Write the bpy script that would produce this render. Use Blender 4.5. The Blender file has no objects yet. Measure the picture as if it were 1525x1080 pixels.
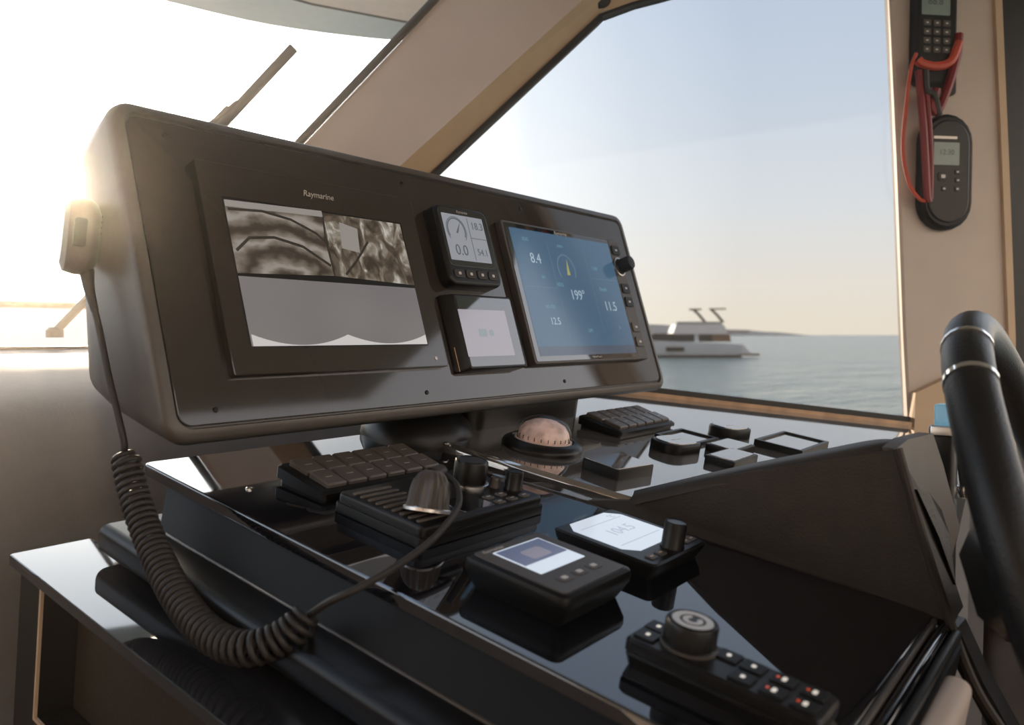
import bpy, bmesh, math, random
from math import sin, cos, pi, radians, sqrt
from mathutils import Matrix, Vector

random.seed(4)
SC = bpy.context.scene
COL = SC.collection
EYE = 1.5                                   # eye height above the cabin floor

# ------------------------------------------------------------------ camera
cam_d = bpy.data.cameras.new('camera'); cam = bpy.data.objects.new('camera', cam_d); COL.objects.link(cam)
cam_d.sensor_width = 36.0
cam_d.lens = 28.33
cam_d.clip_start = 0.02; cam_d.clip_end = 60000
cam.location = (0, 0, EYE)
cam.rotation_euler = (radians(90 - 1.957), 0, -math.atan2(.79457572, .60716507))
cam_d.dof.use_dof = True
cam_d.dof.focus_distance = 1.08
cam_d.dof.aperture_fstop = 5.6
SC.camera = cam

# ------------------------------------------------------------------ view
SC.view_settings.view_transform = 'Standard'
SC.view_settings.look = 'None'
SC.view_settings.gamma = 1.0
SC.view_settings.use_curve_mapping = False
SC.view_settings.exposure = 0.6
SC.cycles.max_bounces = 10
SC.cycles.transparent_max_bounces = 12
SC.cycles.caustics_reflective = False
SC.cycles.caustics_refractive = False
SC.cycles.sample_clamp_indirect = 6.0

# ------------------------------------------------------------------ sky and sun
SUN_AZ, SUN_EL = radians(65.9), radians(9.0)      # azimuth counted from +x towards +y
SUN_DIR = Vector((cos(SUN_AZ) * cos(SUN_EL), sin(SUN_AZ) * cos(SUN_EL), sin(SUN_EL)))


def make_world():
    w = bpy.data.worlds.new('sky'); SC.world = w; w.use_nodes = True
    nt = w.node_tree; N = nt.nodes; L = nt.links; N.clear()
    out = N.new('ShaderNodeOutputWorld'); bg = N.new('ShaderNodeBackground')
    tc = N.new('ShaderNodeTexCoord')
    sep = N.new('ShaderNodeSeparateXYZ'); L.new(tc.outputs['Generated'], sep.inputs[0])
    ramp = N.new('ShaderNodeValToRGB'); L.new(sep.outputs['Z'], ramp.inputs[0])
    cr = ramp.color_ramp
    cr.elements[0].position = 0.0; cr.elements[0].color = (.86, .77, .63, 1)
    cr.elements[1].position = 1.0; cr.elements[1].color = (.22, .33, .52, 1)
    for p, c in ((.06, (.84, .79, .70)), (.15, (.74, .77, .79)), (.26, (.64, .71, .80)), (.42, (.54, .64, .78)), (.65, (.40, .51, .68))):
        e = cr.elements.new(p); e.color = (*c, 1)
    # side away from the sun is tinted warm as fill for the cabin
    dot = N.new('ShaderNodeVectorMath'); dot.operation = 'DOT_PRODUCT'
    L.new(tc.outputs['Generated'], dot.inputs[0]); dot.inputs[1].default_value = SUN_DIR
    mr = N.new('ShaderNodeMapRange'); L.new(dot.outputs['Value'], mr.inputs[0])
    mr.inputs[1].default_value = -1; mr.inputs[2].default_value = .6; mr.inputs[3].default_value = 0; mr.inputs[4].default_value = 1.0
    warm = N.new('ShaderNodeMix'); warm.data_type = 'RGBA'; L.new(mr.outputs[0], warm.inputs[0])
    warm.inputs[6].default_value = (1.14, .87, .66, 1); warm.inputs[7].default_value = (1, 1, 1, 1)   # rosy sky opposite the low sun
    mul = N.new('ShaderNodeVectorMath'); mul.operation = 'MULTIPLY'
    L.new(ramp.outputs[0], mul.inputs[0]); L.new(warm.outputs[2], mul.inputs[1])
    # glow of the hazy air around the low sun
    glow = N.new('ShaderNodeValToRGB'); L.new(dot.outputs['Value'], glow.inputs[0])
    g = glow.color_ramp
    g.elements[0].position = .72; g.elements[0].color = (0, 0, 0, 1)
    g.elements[1].position = 1.0; g.elements[1].color = (1.0, .86, .66, 1)
    for p, c in ((.80, (.03, .029, .026)), (.87, (.09, .085, .075)), (.92, (.24, .225, .20)), (.96, (.50, .46, .40)), (.985, (.78, .70, .60))):
        e = g.elements.new(p); e.color = (*c, 1)
    sc2 = N.new('ShaderNodeVectorMath'); sc2.operation = 'SCALE'; L.new(glow.outputs[0], sc2.inputs[0]); sc2.inputs['Scale'].default_value = 4.0
    add = N.new('ShaderNodeVectorMath'); add.operation = 'ADD'
    L.new(mul.outputs[0], add.inputs[0]); L.new(sc2.outputs[0], add.inputs[1])
    L.new(add.outputs[0], bg.inputs[0]); bg.inputs[1].default_value = 1.7
    L.new(bg.outputs[0], out.inputs[0])


make_world()
sun_d = bpy.data.lights.new('sun', 'SUN'); sun_d.energy = 5.0; sun_d.angle = radians(.8); sun_d.color = (1.0, .80, .58)
sun = bpy.data.objects.new('sun', sun_d); COL.objects.link(sun)
sun.rotation_euler = SUN_DIR.to_track_quat('Z', 'Y').to_euler()
sun.location = (2, 6, 4)

# ------------------------------------------------------------------ materials
def pm(name, col, rough=.5, metal=0.0, spec=.5, noise=0.0, nscale=40, bump=0.0, bscale=300, coat=0.0, rvar=0.0, ior=1.5):
    m = bpy.data.materials.new(name); m.use_nodes = True
    nt = m.node_tree; N = nt.nodes; L = nt.links
    b = N['Principled BSDF']
    b.inputs['Base Color'].default_value = (*col, 1); b.inputs['Roughness'].default_value = rough
    b.inputs['Metallic'].default_value = metal; b.inputs['Specular IOR Level'].default_value = spec
    b.inputs['IOR'].default_value = ior
    tc = N.new('ShaderNodeTexCoord')
    if noise or rvar:
        t = N.new('ShaderNodeTexNoise'); t.inputs['Scale'].default_value = nscale; t.inputs['Detail'].default_value = 4
        L.new(tc.outputs['Object'], t.inputs['Vector'])
        if noise:
            r = N.new('ShaderNodeMapRange'); L.new(t.outputs[0], r.inputs[0])
            r.inputs[1].default_value = .3; r.inputs[2].default_value = .7
            r.inputs[3].default_value = 1 - noise; r.inputs[4].default_value = 1 + noise
            s = N.new('ShaderNodeVectorMath'); s.operation = 'SCALE'; s.inputs[0].default_value = col
            L.new(r.outputs[0], s.inputs['Scale']); L.new(s.outputs[0], b.inputs['Base Color'])
        if rvar:
            r = N.new('ShaderNodeMapRange'); L.new(t.outputs[0], r.inputs[0])
            r.inputs[1].default_value = .3; r.inputs[2].default_value = .7
            r.inputs[3].default_value = max(0, rough - rvar); r.inputs[4].default_value = rough + rvar
            L.new(r.outputs[0], b.inputs['Roughness'])
    if bump:
        t2 = N.new('ShaderNodeTexNoise'); t2.inputs['Scale'].default_value = bscale; t2.inputs['Detail'].default_value = 3
        L.new(tc.outputs['Object'], t2.inputs['Vector'])
        bp = N.new('ShaderNodeBump'); bp.inputs['Strength'].default_value = bump; bp.inputs['Distance'].default_value = .002
        L.new(t2.outputs[0], bp.inputs['Height']); L.new(bp.outputs[0], b.inputs['Normal'])
    return m


def em(name, col, strength=1.0, gloss=True):
    m = bpy.data.materials.new(name); m.use_nodes = True
    b = m.node_tree.nodes['Principled BSDF']
    b.inputs['Base Color'].default_value = (.01, .01, .01, 1); b.inputs['Roughness'].default_value = .12
    b.inputs['Emission Color'].default_value = (*col, 1); b.inputs['Emission Strength'].default_value = strength * .66
    return m


def picture(name, kind):
    """A live camera picture on a screen: a procedural grey engine-room view that emits like a display."""
    m = bpy.data.materials.new(name); m.use_nodes = True
    nt = m.node_tree; N = nt.nodes; L = nt.links
    b = N['Principled BSDF']; b.inputs['Base Color'].default_value = (.01, .01, .01, 1); b.inputs['Roughness'].default_value = .12
    tc = N.new('ShaderNodeTexCoord')
    mp = N.new('ShaderNodeMapping'); L.new(tc.outputs['Object'], mp.inputs[0])
    ramp = N.new('ShaderNodeValToRGB'); cr = ramp.color_ramp
    if kind == 'engine':
        mp.inputs['Location'].default_value = (-.60, -.34, 0); mp.inputs['Scale'].default_value = (1, 1.9, 1)
        t = N.new('ShaderNodeTexWave'); t.wave_type = 'RINGS'; t.rings_direction = 'Z'; t.inputs['Scale'].default_value = 5.5; t.inputs['Distortion'].default_value = 3.2
        t.inputs['Detail'].default_value = 3; t.inputs['Detail Scale'].default_value = 6
        stops = ((.02, (.05, .036, .026)), (.35, (.15, .118, .09)), (.75, (.23, .19, .155)), (1.0, (.36, .32, .28)))
    elif kind == 'pipes':
        mp.inputs['Scale'].default_value = (30, 22, 1); mp.inputs['Rotation'].default_value = (0, 0, .6)
        t = N.new('ShaderNodeTexNoise'); t.inputs['Scale'].default_value = 1.6; t.inputs['Detail'].default_value = 5; t.inputs['Distortion'].default_value = 1.2
        stops = ((.36, (.045, .032, .022)), (.50, (.14, .105, .075)), (.60, (.30, .26, .21)), (.68, (.62, .58, .52)))
    else:
        mp.inputs['Scale'].default_value = (3, 3, 1)
        t = N.new('ShaderNodeTexNoise'); t.inputs['Scale'].default_value = 2.0; t.inputs['Detail'].default_value = 1
        stops = ((.3, (.20, .175, .185)), (.7, (.24, .225, .21)))
    L.new(mp.outputs[0], t.inputs['Vector'])
    cr.elements[0].position = stops[0][0]; cr.elements[0].color = (*stops[0][1], 1)
    cr.elements[1].position = stops[-1][0]; cr.elements[1].color = (*stops[-1][1], 1)
    for p, c in stops[1:-1]:
        e = cr.elements.new(p); e.color = (*c, 1)
    L.new(t.outputs[0], ramp.inputs[0])
    L.new(ramp.outputs[0], b.inputs['Emission Color']); b.inputs['Emission Strength'].default_value = .5
    return m


def pane_glass(name, tint=(1, 1, 1)):
    """Thin window pane: lets light straight through and mirrors a little at grazing angles."""
    m = bpy.data.materials.new(name); m.use_nodes = True
    nt = m.node_tree; N = nt.nodes; L = nt.links; N.clear()
    out = N.new('ShaderNodeOutputMaterial'); tr = N.new('ShaderNodeBsdfTransparent'); gl = N.new('ShaderNodeBsdfGlossy')
    tr.inputs[0].default_value = (*tint, 1); gl.inputs['Roughness'].default_value = .0
    lw = N.new('ShaderNodeLayerWeight'); lw.inputs[0].default_value = .5
    pw = N.new('ShaderNodeMath'); pw.operation = 'POWER'; L.new(lw.outputs['Facing'], pw.inputs[0]); pw.inputs[1].default_value = 5
    fr = N.new('ShaderNodeMath'); fr.operation = 'MULTIPLY_ADD'; L.new(pw.outputs[0], fr.inputs[0]); fr.inputs[1].default_value = .6; fr.inputs[2].default_value = .02
    mx = N.new('ShaderNodeMixShader')
    L.new(fr.outputs[0], mx.inputs[0]); L.new(tr.outputs[0], mx.inputs[1]); L.new(gl.outputs[0], mx.inputs[2])
    L.new(mx.outputs[0], out.inputs[0])
    return m


def clear_glass(name):
    m = bpy.data.materials.new(name); m.use_nodes = True
    b = m.node_tree.nodes['Principled BSDF']
    b.inputs['Base Color'].default_value = (1, .97, .95, 1); b.inputs['Roughness'].default_value = .02
    b.inputs['Transmission Weight'].default_value = 1; b.inputs['IOR'].default_value = 1.33
    return m


def haze_material():
    m = bpy.data.materials.new('glare_haze'); m.use_nodes = True
    nt = m.node_tree; N = nt.nodes; N.clear()
    out = N.new('ShaderNodeOutputMaterial'); v = N.new('ShaderNodeVolumeScatter')
    v.inputs['Color'].default_value = (1.0, .90, .80, 1); v.inputs['Density'].default_value = .019; v.inputs['Anisotropy'].default_value = .91
    nt.links.new(v.outputs[0], out.inputs['Volume'])
    return m


def sea_material():
    m = bpy.data.materials.new('sea_water'); m.use_nodes = True
    nt = m.node_tree; N = nt.nodes; L = nt.links
    b = N['Principled BSDF']; b.inputs['Base Color'].default_value = (.24, .31, .28, 1)
    b.inputs['Roughness'].default_value = .16; b.inputs['IOR'].default_value = 1.33
    tc = N.new('ShaderNodeTexCoord')
    mp = N.new('ShaderNodeMapping'); mp.inputs['Rotation'].default_value = (0, 0, .6); mp.inputs['Scale'].default_value = (1, 2.2, 1)
    L.new(tc.outputs['Object'], mp.inputs[0])
    prev = None
    for sc_, st, ds in ((.07, .8, 2.6), (.30, .9, 1.0), (1.4, .6, .2)):
        t = N.new('ShaderNodeTexNoise'); t.inputs['Scale'].default_value = sc_; t.inputs['Detail'].default_value = 5
        L.new(mp.outputs[0], t.inputs['Vector'])
        bp = N.new('ShaderNodeBump'); bp.inputs['Strength'].default_value = st; bp.inputs['Distance'].default_value = ds
        L.new(t.outputs[0], bp.inputs['Height'])
        if prev: L.new(prev.outputs[0], bp.inputs['Normal'])
        prev = bp
    L.new(prev.outputs[0], b.inputs['Normal'])
    return m


M = dict(
    gloss=pm('gloss_black_panel', (.006, .006, .008), .03, ior=2.25, rvar=.015, nscale=6),
    shelf=pm('polished_shelf', (.02, .02, .022), .03, spec=1.6, metal=.12, rvar=.01, nscale=6),
    pod_gloss=pm('pod_gloss_panel', (.034, .025, .018), .07, spec=.8, rvar=.02, nscale=5),
    pod=pm('pod_grey_lacquer', (.085, .073, .062), .36, noise=.08, bump=.05, bscale=500),
    black=pm('black_plastic', (.0055, .005, .0045), .36, spec=.22, noise=.1, bump=.06, bscale=600),
    black2=pm('satin_black_plastic', (.0075, .0066, .006), .32, spec=.3, noise=.08),
    wallmat=pm('console_side_black', (.005, .0044, .004), .5, spec=.16, noise=.06),
    dark=pm('dark_grey_plastic', (.070, .058, .049), .42, noise=.08, bump=.06, bscale=600),
    key=pm('grey_key_plastic', (.095, .078, .064), .36, noise=.08, bump=.05, bscale=700),
    rubber=pm('black_rubber', (.022, .016, .012), .55, bump=.1, bscale=500),
    leather=pm('black_leather', (.0065, .006, .0055), .40, spec=.4, noise=.12, bump=.25, bscale=420),
    fascia=pm('brown_black_leather', (.042, .032, .023), .50, spec=.3, noise=.10, bump=.2, bscale=350),
    dash=pm('satin_dash_panel', (.42, .39, .36), .05, metal=.8, ior=2.0, noise=.05, rvar=.02, nscale=8),
    cowl=pm('grey_cowl_leather', (.20, .187, .185), .62, noise=.05, bump=.15, bscale=250),
    beige=pm('beige_lining', (.60, .49, .415), .6, noise=.035, nscale=10, bump=.1, bscale=400),
    tan=pm('tan_lining', (.58, .41, .26), .55, noise=.05, nscale=10, bump=.1, bscale=400),
    ceil=pm('cream_ceiling', (.62, .53, .45), .65, noise=.03),
    gasket=pm('black_gasket', (.012, .010, .009), .5),
    wood=pm('brown_sill_wood', (.58, .36, .21), .35, noise=.2, nscale=30),
    teak=pm('teak_floor', (.22, .13, .07), .5, noise=.25, nscale=12),
    white=pm('white_gelcoat', (.74, .73, .71), .25, noise=.03),
    whiteyacht=pm('yacht_white', (.62, .64, .68), .3, noise=.04, nscale=1),
    yachtdark=pm('yacht_dark_glass', (.025, .016, .012), .3),
    yachtbrown=pm('yacht_teak', (.22, .12, .07), .5),
    brow=pm('overhang_grey', (.30, .33, .32), .5, noise=.05),
    browbrown=pm('overhang_beige', (.42, .34, .29), .5, noise=.05),
    chrome=pm('chrome', (.85, .83, .80), .12, metal=1.0, rvar=.03),
    steel=pm('brushed_steel', (.62, .60, .58), .3, metal=1.0, rvar=.06),
    red=pm('red_wire', (.20, .004, .005), .4, noise=.1),
    orange=pm('orange_red_wire', (.55, .07, .03), .4, noise=.08),
    lcd=pm('grey_lcd', (.24, .30, .27), .25, noise=.04),
    lcddark=pm('lcd_segments', (.06, .08, .075), .4),
    print=pm('pale_print', (.62, .60, .57), .5),
    silver=pm('silver_print', (.60, .55, .50), .35, metal=.4),
    redled=em('red_light', (.9, .10, .03), .45),
    white_icon=em('backlit_icon', (1, .9, .78), .65),
    card=pm('compass_card', (.92, .70, .64), .35, noise=.3, nscale=70),
    cardwhite=pm('compass_lubber', (.85, .76, .68), .4, noise=.2, nscale=80),
    glass=pane_glass('window_glass', (.985, .99, .985)),
    tinted=pane_glass('tinted_window_glass', (.60, .605, .61)),
    domeshell=pane_glass('compass_dome_shell', (.97, .95, .94)),
    dome=clear_glass('compass_dome_glass'),
    haze=haze_material(),
    sea=sea_material(),
    land=pm('hazy_land', (.42, .40, .36), .9, noise=.15, nscale=.004),
    scr_blue=em('display_blue', (.055, .115, .185), .95),
    scr_blue2=em('display_blue_band', (.060, .085, .125), .9),
    scr_txt=em('display_white_text', (.50, .66, .78), .65),
    scr_dim=em('display_pale_blue_text', (.20, .42, .55), .6),
    scr_yel=em('display_yellow_needle', (.55, .55, .18), .6),
    scr_ring=em('display_ring_blue', (.11, .19, .26), .9),
    scr_grey=em('instrument_pale_screen', (.30, .31, .34), .9),
    scr_greytxt=em('instrument_grey_marks', (.10, .12, .13), .8),
    scr_lav=em('instrument_lavender_screen', (.34, .31, .34), .95),
    scr_lavtxt=em('instrument_faint_marks', (.25, .29, .30), .9),
    scr_white=em('bright_white_screen', (.60, .66, .74), 1.0),
    scr_whitetxt=em('bright_screen_marks', (.42, .46, .54), 1.0),
    scr_dusk=em('small_screen_picture', (.10, .115, .19), .9),
    scr_dusk2=em('small_screen_glow', (.22, .20, .25), .9),
    cam_engine=picture('camera_picture_engine', 'engine'),
    cam_pipes=picture('camera_picture_pipes', 'pipes'),
    cam_tank=picture('camera_picture_tank', 'tank'),
    cam_arc=em('camera_picture_bright_edge', (.62, .58, .56), .9),
    cam_mid=em('camera_picture_pale_area', (.34, .31, .28), .75),
    cam_line=em('camera_picture_dark_line', (.05, .04, .03), .5),
)

# ------------------------------------------------------------------ mesh helpers
class MB:
    def __init__(self):
        self.v = []; self.f = []

    def add(self, verts, faces, mat=None):
        o = len(self.v)
        for p in verts:
            p = Vector(p)
            if mat is not None: p = mat @ p
            self.v.append(p)
        self.f += [tuple(i + o for i in f) for f in faces]
        return self

    def rings(self, rings, cap0=True, cap1=True, closed=True, mat=None):
        n = len(rings[0]); vs = [p for r in rings for p in r]; fs = []
        for k in range(len(rings) - 1):
            for i in range(n if closed else n - 1):
                j = (i + 1) % n
                fs.append((k * n + i, k * n + j, (k + 1) * n + j, (k + 1) * n + i))
        if cap0: fs.append(tuple(reversed(range(n))))
        if cap1: fs.append(tuple((len(rings) - 1) * n + i for i in range(n)))
        return self.add(vs, fs, mat)

    def slab(self, x0, x1, y0, y1, z0, z1, r=.004, b=.002, b0=0.0, seg=5, mat=None, bs=2):
        def ring(ins, z): return [(x, y, z) for x, y in rrect(x0 + ins, x1 - ins, y0 + ins, y1 - ins, max(r - ins, .0003), seg)]
        rs = []
        if b0: rs += [ring(b0, z0), ring(0, z0 + b0)]
        else: rs += [ring(0, z0)]
        for k in range(bs + 1):
            a = pi / 2 * k / bs
            rs.append(ring(b * (1 - cos(a)), z1 - b + b * sin(a)))
        return self.rings(rs, mat=mat)

    def box(self, x0, x1, y0, y1, z0, z1, mat=None):
        vs = [(x, y, z) for z in (z0, z1) for y in (y0, y1) for x in (x0, x1)]
        return self.add(vs, [(0, 2, 3, 1), (4, 5, 7, 6), (0, 1, 5, 4), (2, 6, 7, 3), (0, 4, 6, 2), (1, 3, 7, 5)], mat)

    def lathe(self, prof, c=(0, 0, 0), n=32, mat=None, knurl=0.0):
        rs = []
        for r, z in prof:
            rr = []
            for i in range(n):
                q = r * (1 - (knurl if (i % 2 and knurl) else 0)); a = 2 * pi * i / n
                rr.append((c[0] + q * cos(a), c[1] + q * sin(a), c[2] + z))
            rs.append(rr)
        return self.rings(rs, mat=mat)

    def tube(self, path, r, n=10, closed=False, mat=None):
        pts = [Vector(p) for p in path]; m = len(pts)
        rad = r if callable(r) else (lambda i: r)
        prev = None; rs = []
        for i in range(m):
            if closed: t = pts[(i + 1) % m] - pts[i - 1]
            else: t = pts[min(i + 1, m - 1)] - pts[max(i - 1, 0)]
            t.normalize()
            if prev is None:
                a = Vector((0, 0, 1)) if abs(t.z) < .9 else Vector((1, 0, 0))
                nrm = (a - t * a.dot(t)).normalized()
            else:
                nrm = (prev - t * prev.dot(t)).normalized()
            prev = nrm; bn = t.cross(nrm)
            rs.append([pts[i] + (nrm * cos(2 * pi * k / n) + bn * sin(2 * pi * k / n)) * rad(i) for k in range(n)])
        if closed: rs.append(rs[0])
        return self.rings(rs, cap0=not closed, cap1=not closed, mat=mat)

    def prism(self, pts, z0, z1, mat=None):
        return self.rings([[(x, y, z0) for x, y in pts], [(x, y, z1) for x, y in pts]], mat=mat)

    def sheet(self, pts, th, mat=None):
        """polygon in 3D given thickness along its own normal (backwards)"""
        ps = [Vector(p) for p in pts]
        n = Vector((0, 0, 0))
        for i in range(len(ps)): n += ps[i].cross(ps[(i + 1) % len(ps)])
        n.normalize()
        return self.rings([[p - n * th for p in ps], ps], mat=mat)

    def build(self, name, mat, parent=None, M4=None, smooth=35, kind=None):
        me = bpy.data.meshes.new(name)
        me.from_pydata([tuple(p) for p in self.v], [], self.f)
        bm = bmesh.new(); bm.from_mesh(me); bmesh.ops.recalc_face_normals(bm, faces=bm.faces); bm.to_mesh(me); bm.free()
        me.materials.append(mat)
        if smooth:
            me.shade_smooth(); me.set_sharp_from_angle(angle=radians(smooth))
            for pgn in me.polygons:
                if len(pgn.vertices) > 4: pgn.use_smooth = False
        o = bpy.data.objects.new(name, me); COL.objects.link(o)
        if parent is not None: o.parent = parent
        if M4 is not None: o.matrix_basis = M4
        if kind: o['kind'] = kind
        return o


def rrect(x0, x1, y0, y1, r, seg=5):
    r = min(r, (x1 - x0) / 2, (y1 - y0) / 2); out = []
    for cx, cy, a0 in ((x1 - r, y0 + r, -90), (x1 - r, y1 - r, 0), (x0 + r, y1 - r, 90), (x0 + r, y0 + r, 180)):
        for k in range(seg + 1):
            a = radians(a0 + 90 * k / seg); out.append((cx + r * cos(a), cy + r * sin(a)))
    return out


def spline(pts, n=8):
    P = [Vector(p) for p in pts]; P = [2 * P[0] - P[1]] + P + [2 * P[-1] - P[-2]]; out = []
    for i in range(1, len(P) - 2):
        for k in range(n):
            t = k / n; a, b, c, d = P[i - 1:i + 3]
            out.append(.5 * (2 * b + (c - a) * t + (2 * a - 5 * b + 4 * c - d) * t * t + (3 * b - a - 3 * c + d) * t ** 3))
    out.append(P[-2]); return out


def frame(o, X, Y):
    X = Vector(X).normalized(); Y = Vector(Y).normalized(); Z = X.cross(Y).normalized()
    m = Matrix((X, Y, Z)).transposed().to_4x4(); m.translation = Vector(o); return m


def thing(name, label, cat, M4=None, group=None):
    o = bpy.data.objects.new(name, None); COL.objects.link(o); o.empty_display_size = .03
    if M4 is not None: o.matrix_basis = M4
    return tag(o, label, cat, group)


def tag(o, label, cat, group=None):
    o['label'] = label; o['category'] = cat
    if group: o['group'] = group
    return o


def struct(o): o['kind'] = 'structure'; return o


def T(x, y, z=0, rz=0): return Matrix.Translation((x, y, z)) @ Matrix.Rotation(rz, 4, 'Z')


def text(s, size, parent, loc, mat, name='lettering', shear=0.0, align='CENTER', rz=0, depth=.0002):
    cu = bpy.data.curves.new('txt', 'FONT'); cu.body = s; cu.size = size; cu.shear = shear; cu.align_x = align; cu.align_y = 'CENTER'
    cu.extrude = depth; cu.resolution_u = 3
    o = bpy.data.objects.new('txt', cu); COL.objects.link(o)
    dg = bpy.context.evaluated_depsgraph_get(); dg.update()
    me = bpy.data.meshes.new_from_object(o.evaluated_get(dg)); bpy.data.objects.remove(o); bpy.data.curves.remove(cu)
    me.materials.clear(); me.materials.append(mat); me.name = name
    t = bpy.data.objects.new(name, me); COL.objects.link(t); t.parent = parent; t.matrix_basis = T(loc[0], loc[1], loc[2], rz)
    return t


def copy_tree(o, parent=None):
    c = o.copy(); COL.objects.link(c)
    if parent is not None: c.parent = parent
    for ch in list(o.children): copy_tree(ch, c)
    return c


# ------------------------------------------------------------------ reference frames (metres; the camera stands over x=y=0)
SL = radians(9.6)                              # slope of the helm console towards the wheel
FC = frame((0, 0, EYE - .2926), (1, 0, 0), (0, cos(SL), sin(SL)))                 # console plane
FD = FC @ Matrix.Translation((0, 0, .013))                                       # raised dash plane
TI = radians(17)                               # backward tilt of the display pod
FP = frame((0, .749, EYE - .104), (1, 0, 0), (0, sin(TI), cos(TI)))               # pod face, z towards the helm
FW = frame((1.5993, .8849, EYE), (.70315, -.71104, 0), (0, 0, 1))                 # starboard window plane, z into the cabin
GN = Vector((0, .8384, .5450))                 # raked windscreen plane normal (outwards)


def glass_y(z): return 1.667 - .65 * (z + .02)


# ================================================================== SETTING
# sea
b = MB(); R = 30000
b.add([(-R, -R, EYE - 4), (R, -R, EYE - 4), (R, R, EYE - 4), (-R, R, EYE - 4)], [(0, 1, 2, 3)])
sea = b.build('sea', M['sea'], smooth=0); sea['kind'] = 'structure'

# far low land on the horizon
def land(name, d0, az0, az1, h, n=40, seed=1):
    rnd = random.Random(seed); b = MB(); r0 = []; r1 = []; r2 = []
    for i in range(n + 1):
        a = az0 + (az1 - az0) * i / n; t = i / n
        hh = h * min(1, 5 * t, 4 * (1 - t)) * (.75 + .25 * sin(9 * t + seed) + .08 * rnd.random())
        r0.append((d0 * cos(a), d0 * sin(a), EYE - 4.5)); r1.append(((d0 + 120) * cos(a), (d0 + 120) * sin(a), EYE - 4 + max(hh, .5)))
        r2.append(((d0 + 500) * cos(a), (d0 + 500) * sin(a), EYE - 4.5))
    b.rings([r0, r1, r2], False, False, closed=False)
    o = b.build(name, M['land']); o['kind'] = 'structure'; return o
land('distant_shore', 4200, radians(37.38 - 20.4), radians(37.38 + 3), 62, seed=3)

# floor
b = MB(); b.box(-2.2, 2.6, -3.2, 1.25, -.06, 0); struct(b.build('floor', M['teak'], smooth=0))
# ceiling
b = MB(); b.sheet([(-2.2, -1.15, EYE + .93), (-2.2, 1.05, EYE + .93), (1.50, 1.05, EYE + .93), (2.64, -.1, EYE + .93), (2.64, -1.15, EYE + .93)], .05)
struct(b.build('ceiling', M['ceil'], smooth=0))
# cabin behind the photographer: half-height walls with open sides above them
b = MB(); b.box(-2.2, -2.1, -3.2, 1.2, 0, 2.43)
struct(b.build('wall_port', M['beige'], smooth=0))
# curved cowl under the windscreen
prof = [(1.13, -1.5), (1.13, -.40), (1.135, -.28), (1.155, -.19), (1.20, -.125), (1.28, -.085), (1.42, -.055), (1.56, -.037), (1.70, -.024)]
pr_ = spline([(0, y, z) for y, z in prof], 4)
b = MB()
b.rings([[(x, p.y, EYE + p.z) for p in pr_] for x in (-1.9, -.6, .2, .75, 1.05, 1.25)], False, False, closed=False)
struct(b.build('trim_cowl', M['cowl'], smooth=60))

# windscreen pane (raked) and its lower gasket
b = MB()
zs = (-.035, .93)
b.sheet([(-1.9, glass_y(zs[0]), EYE + zs[0]), (.82, glass_y(zs[0]), EYE + zs[0]), (1.42, glass_y(zs[1]), EYE + zs[1]), (-1.9, glass_y(zs[1]), EYE + zs[1])], .006)
struct(b.build('window_1', M['glass'], smooth=0))
b = MB(); b.box(-1.9, .85, 1.655, 1.68, EYE - .04, EYE - .022)
struct(b.build('trim_windscreen_foot', M['gasket'], smooth=0))

# starboard window pane
b = MB(); b.prism([(-1.0, -.15), (.665, -.2), (.60, .88), (.22, .95)], -.012, -.006)
o = struct(b.build('window_2', M['tinted'], M4=FW, smooth=0))

# pillar between windscreen and side window: two faces meeting at a soft ridge
def pil(z): return (-.707 + .916 * (z - .41), -.492 + 1.07 * (z - .374), -.441 + 1.04 * (z - .353))
def pillar_part(name, mat, which):
    b = MB(); rs = []
    for z in (-.16, .2, .5, .95):
        l, m_, r = pil(z)
        if which == 0: rs.append([(l, z, 0), (m_, z, .035), (m_, z, -.02), (l, z, -.04)])
        else: rs.append([(m_, z, .035), (r, z, .0), (r, z, -.04), (m_, z, -.02)])
    b.rings(rs); return struct(b.build(name, mat, M4=FW, smooth=0))
pillar_part('trim_pillar', M['beige'], 0)
pillar_part('trim_pillar_return', M['tan'], 1)
for idx, off in ((0, -.012), (2, .010)):
    b = MB(); z0, z1 = -.16, (.93 if idx == 0 else .70)
    b.tube([(pil(z)[idx] + off, z, .002) for z in (z0, z1)], .009, 8)
    struct(b.build('trim_pillar_gasket', M['gasket'], M4=FW))

# header over the side window, its gasket, and a dark grab recess
b = MB(); b.prism([(pil(.70)[2] - .02, .702), (.07, .752), (.30, .83), (.58, .93), (-.3, .93), (pil(.80)[2] - .1, .80)], -.04, .002)
struct(b.build('trim_header', M['tan'], M4=FW, smooth=0))
b = MB(); b.tube([(pil(.70)[2] + .006, .697, .002), (.0, .727, .002), (.07, .748, .002), (.30, .826, .002), (.58, .93, .002)], .009, 8)
struct(b.build('trim_header_gasket', M['gasket'], M4=FW))
b = MB(); b.lathe([(.001, .016), (.022, .014), (.034, .008), (.036, 0)], n=28, mat=Matrix.Translation((-.098, .738, 0)) @ Matrix.Diagonal((1.35, .75, 1, 1)))
g = b.build('grip_oval', M['black'], M4=FW); tag(g, 'dark oval grip in the header above the side window', 'grip')

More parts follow.
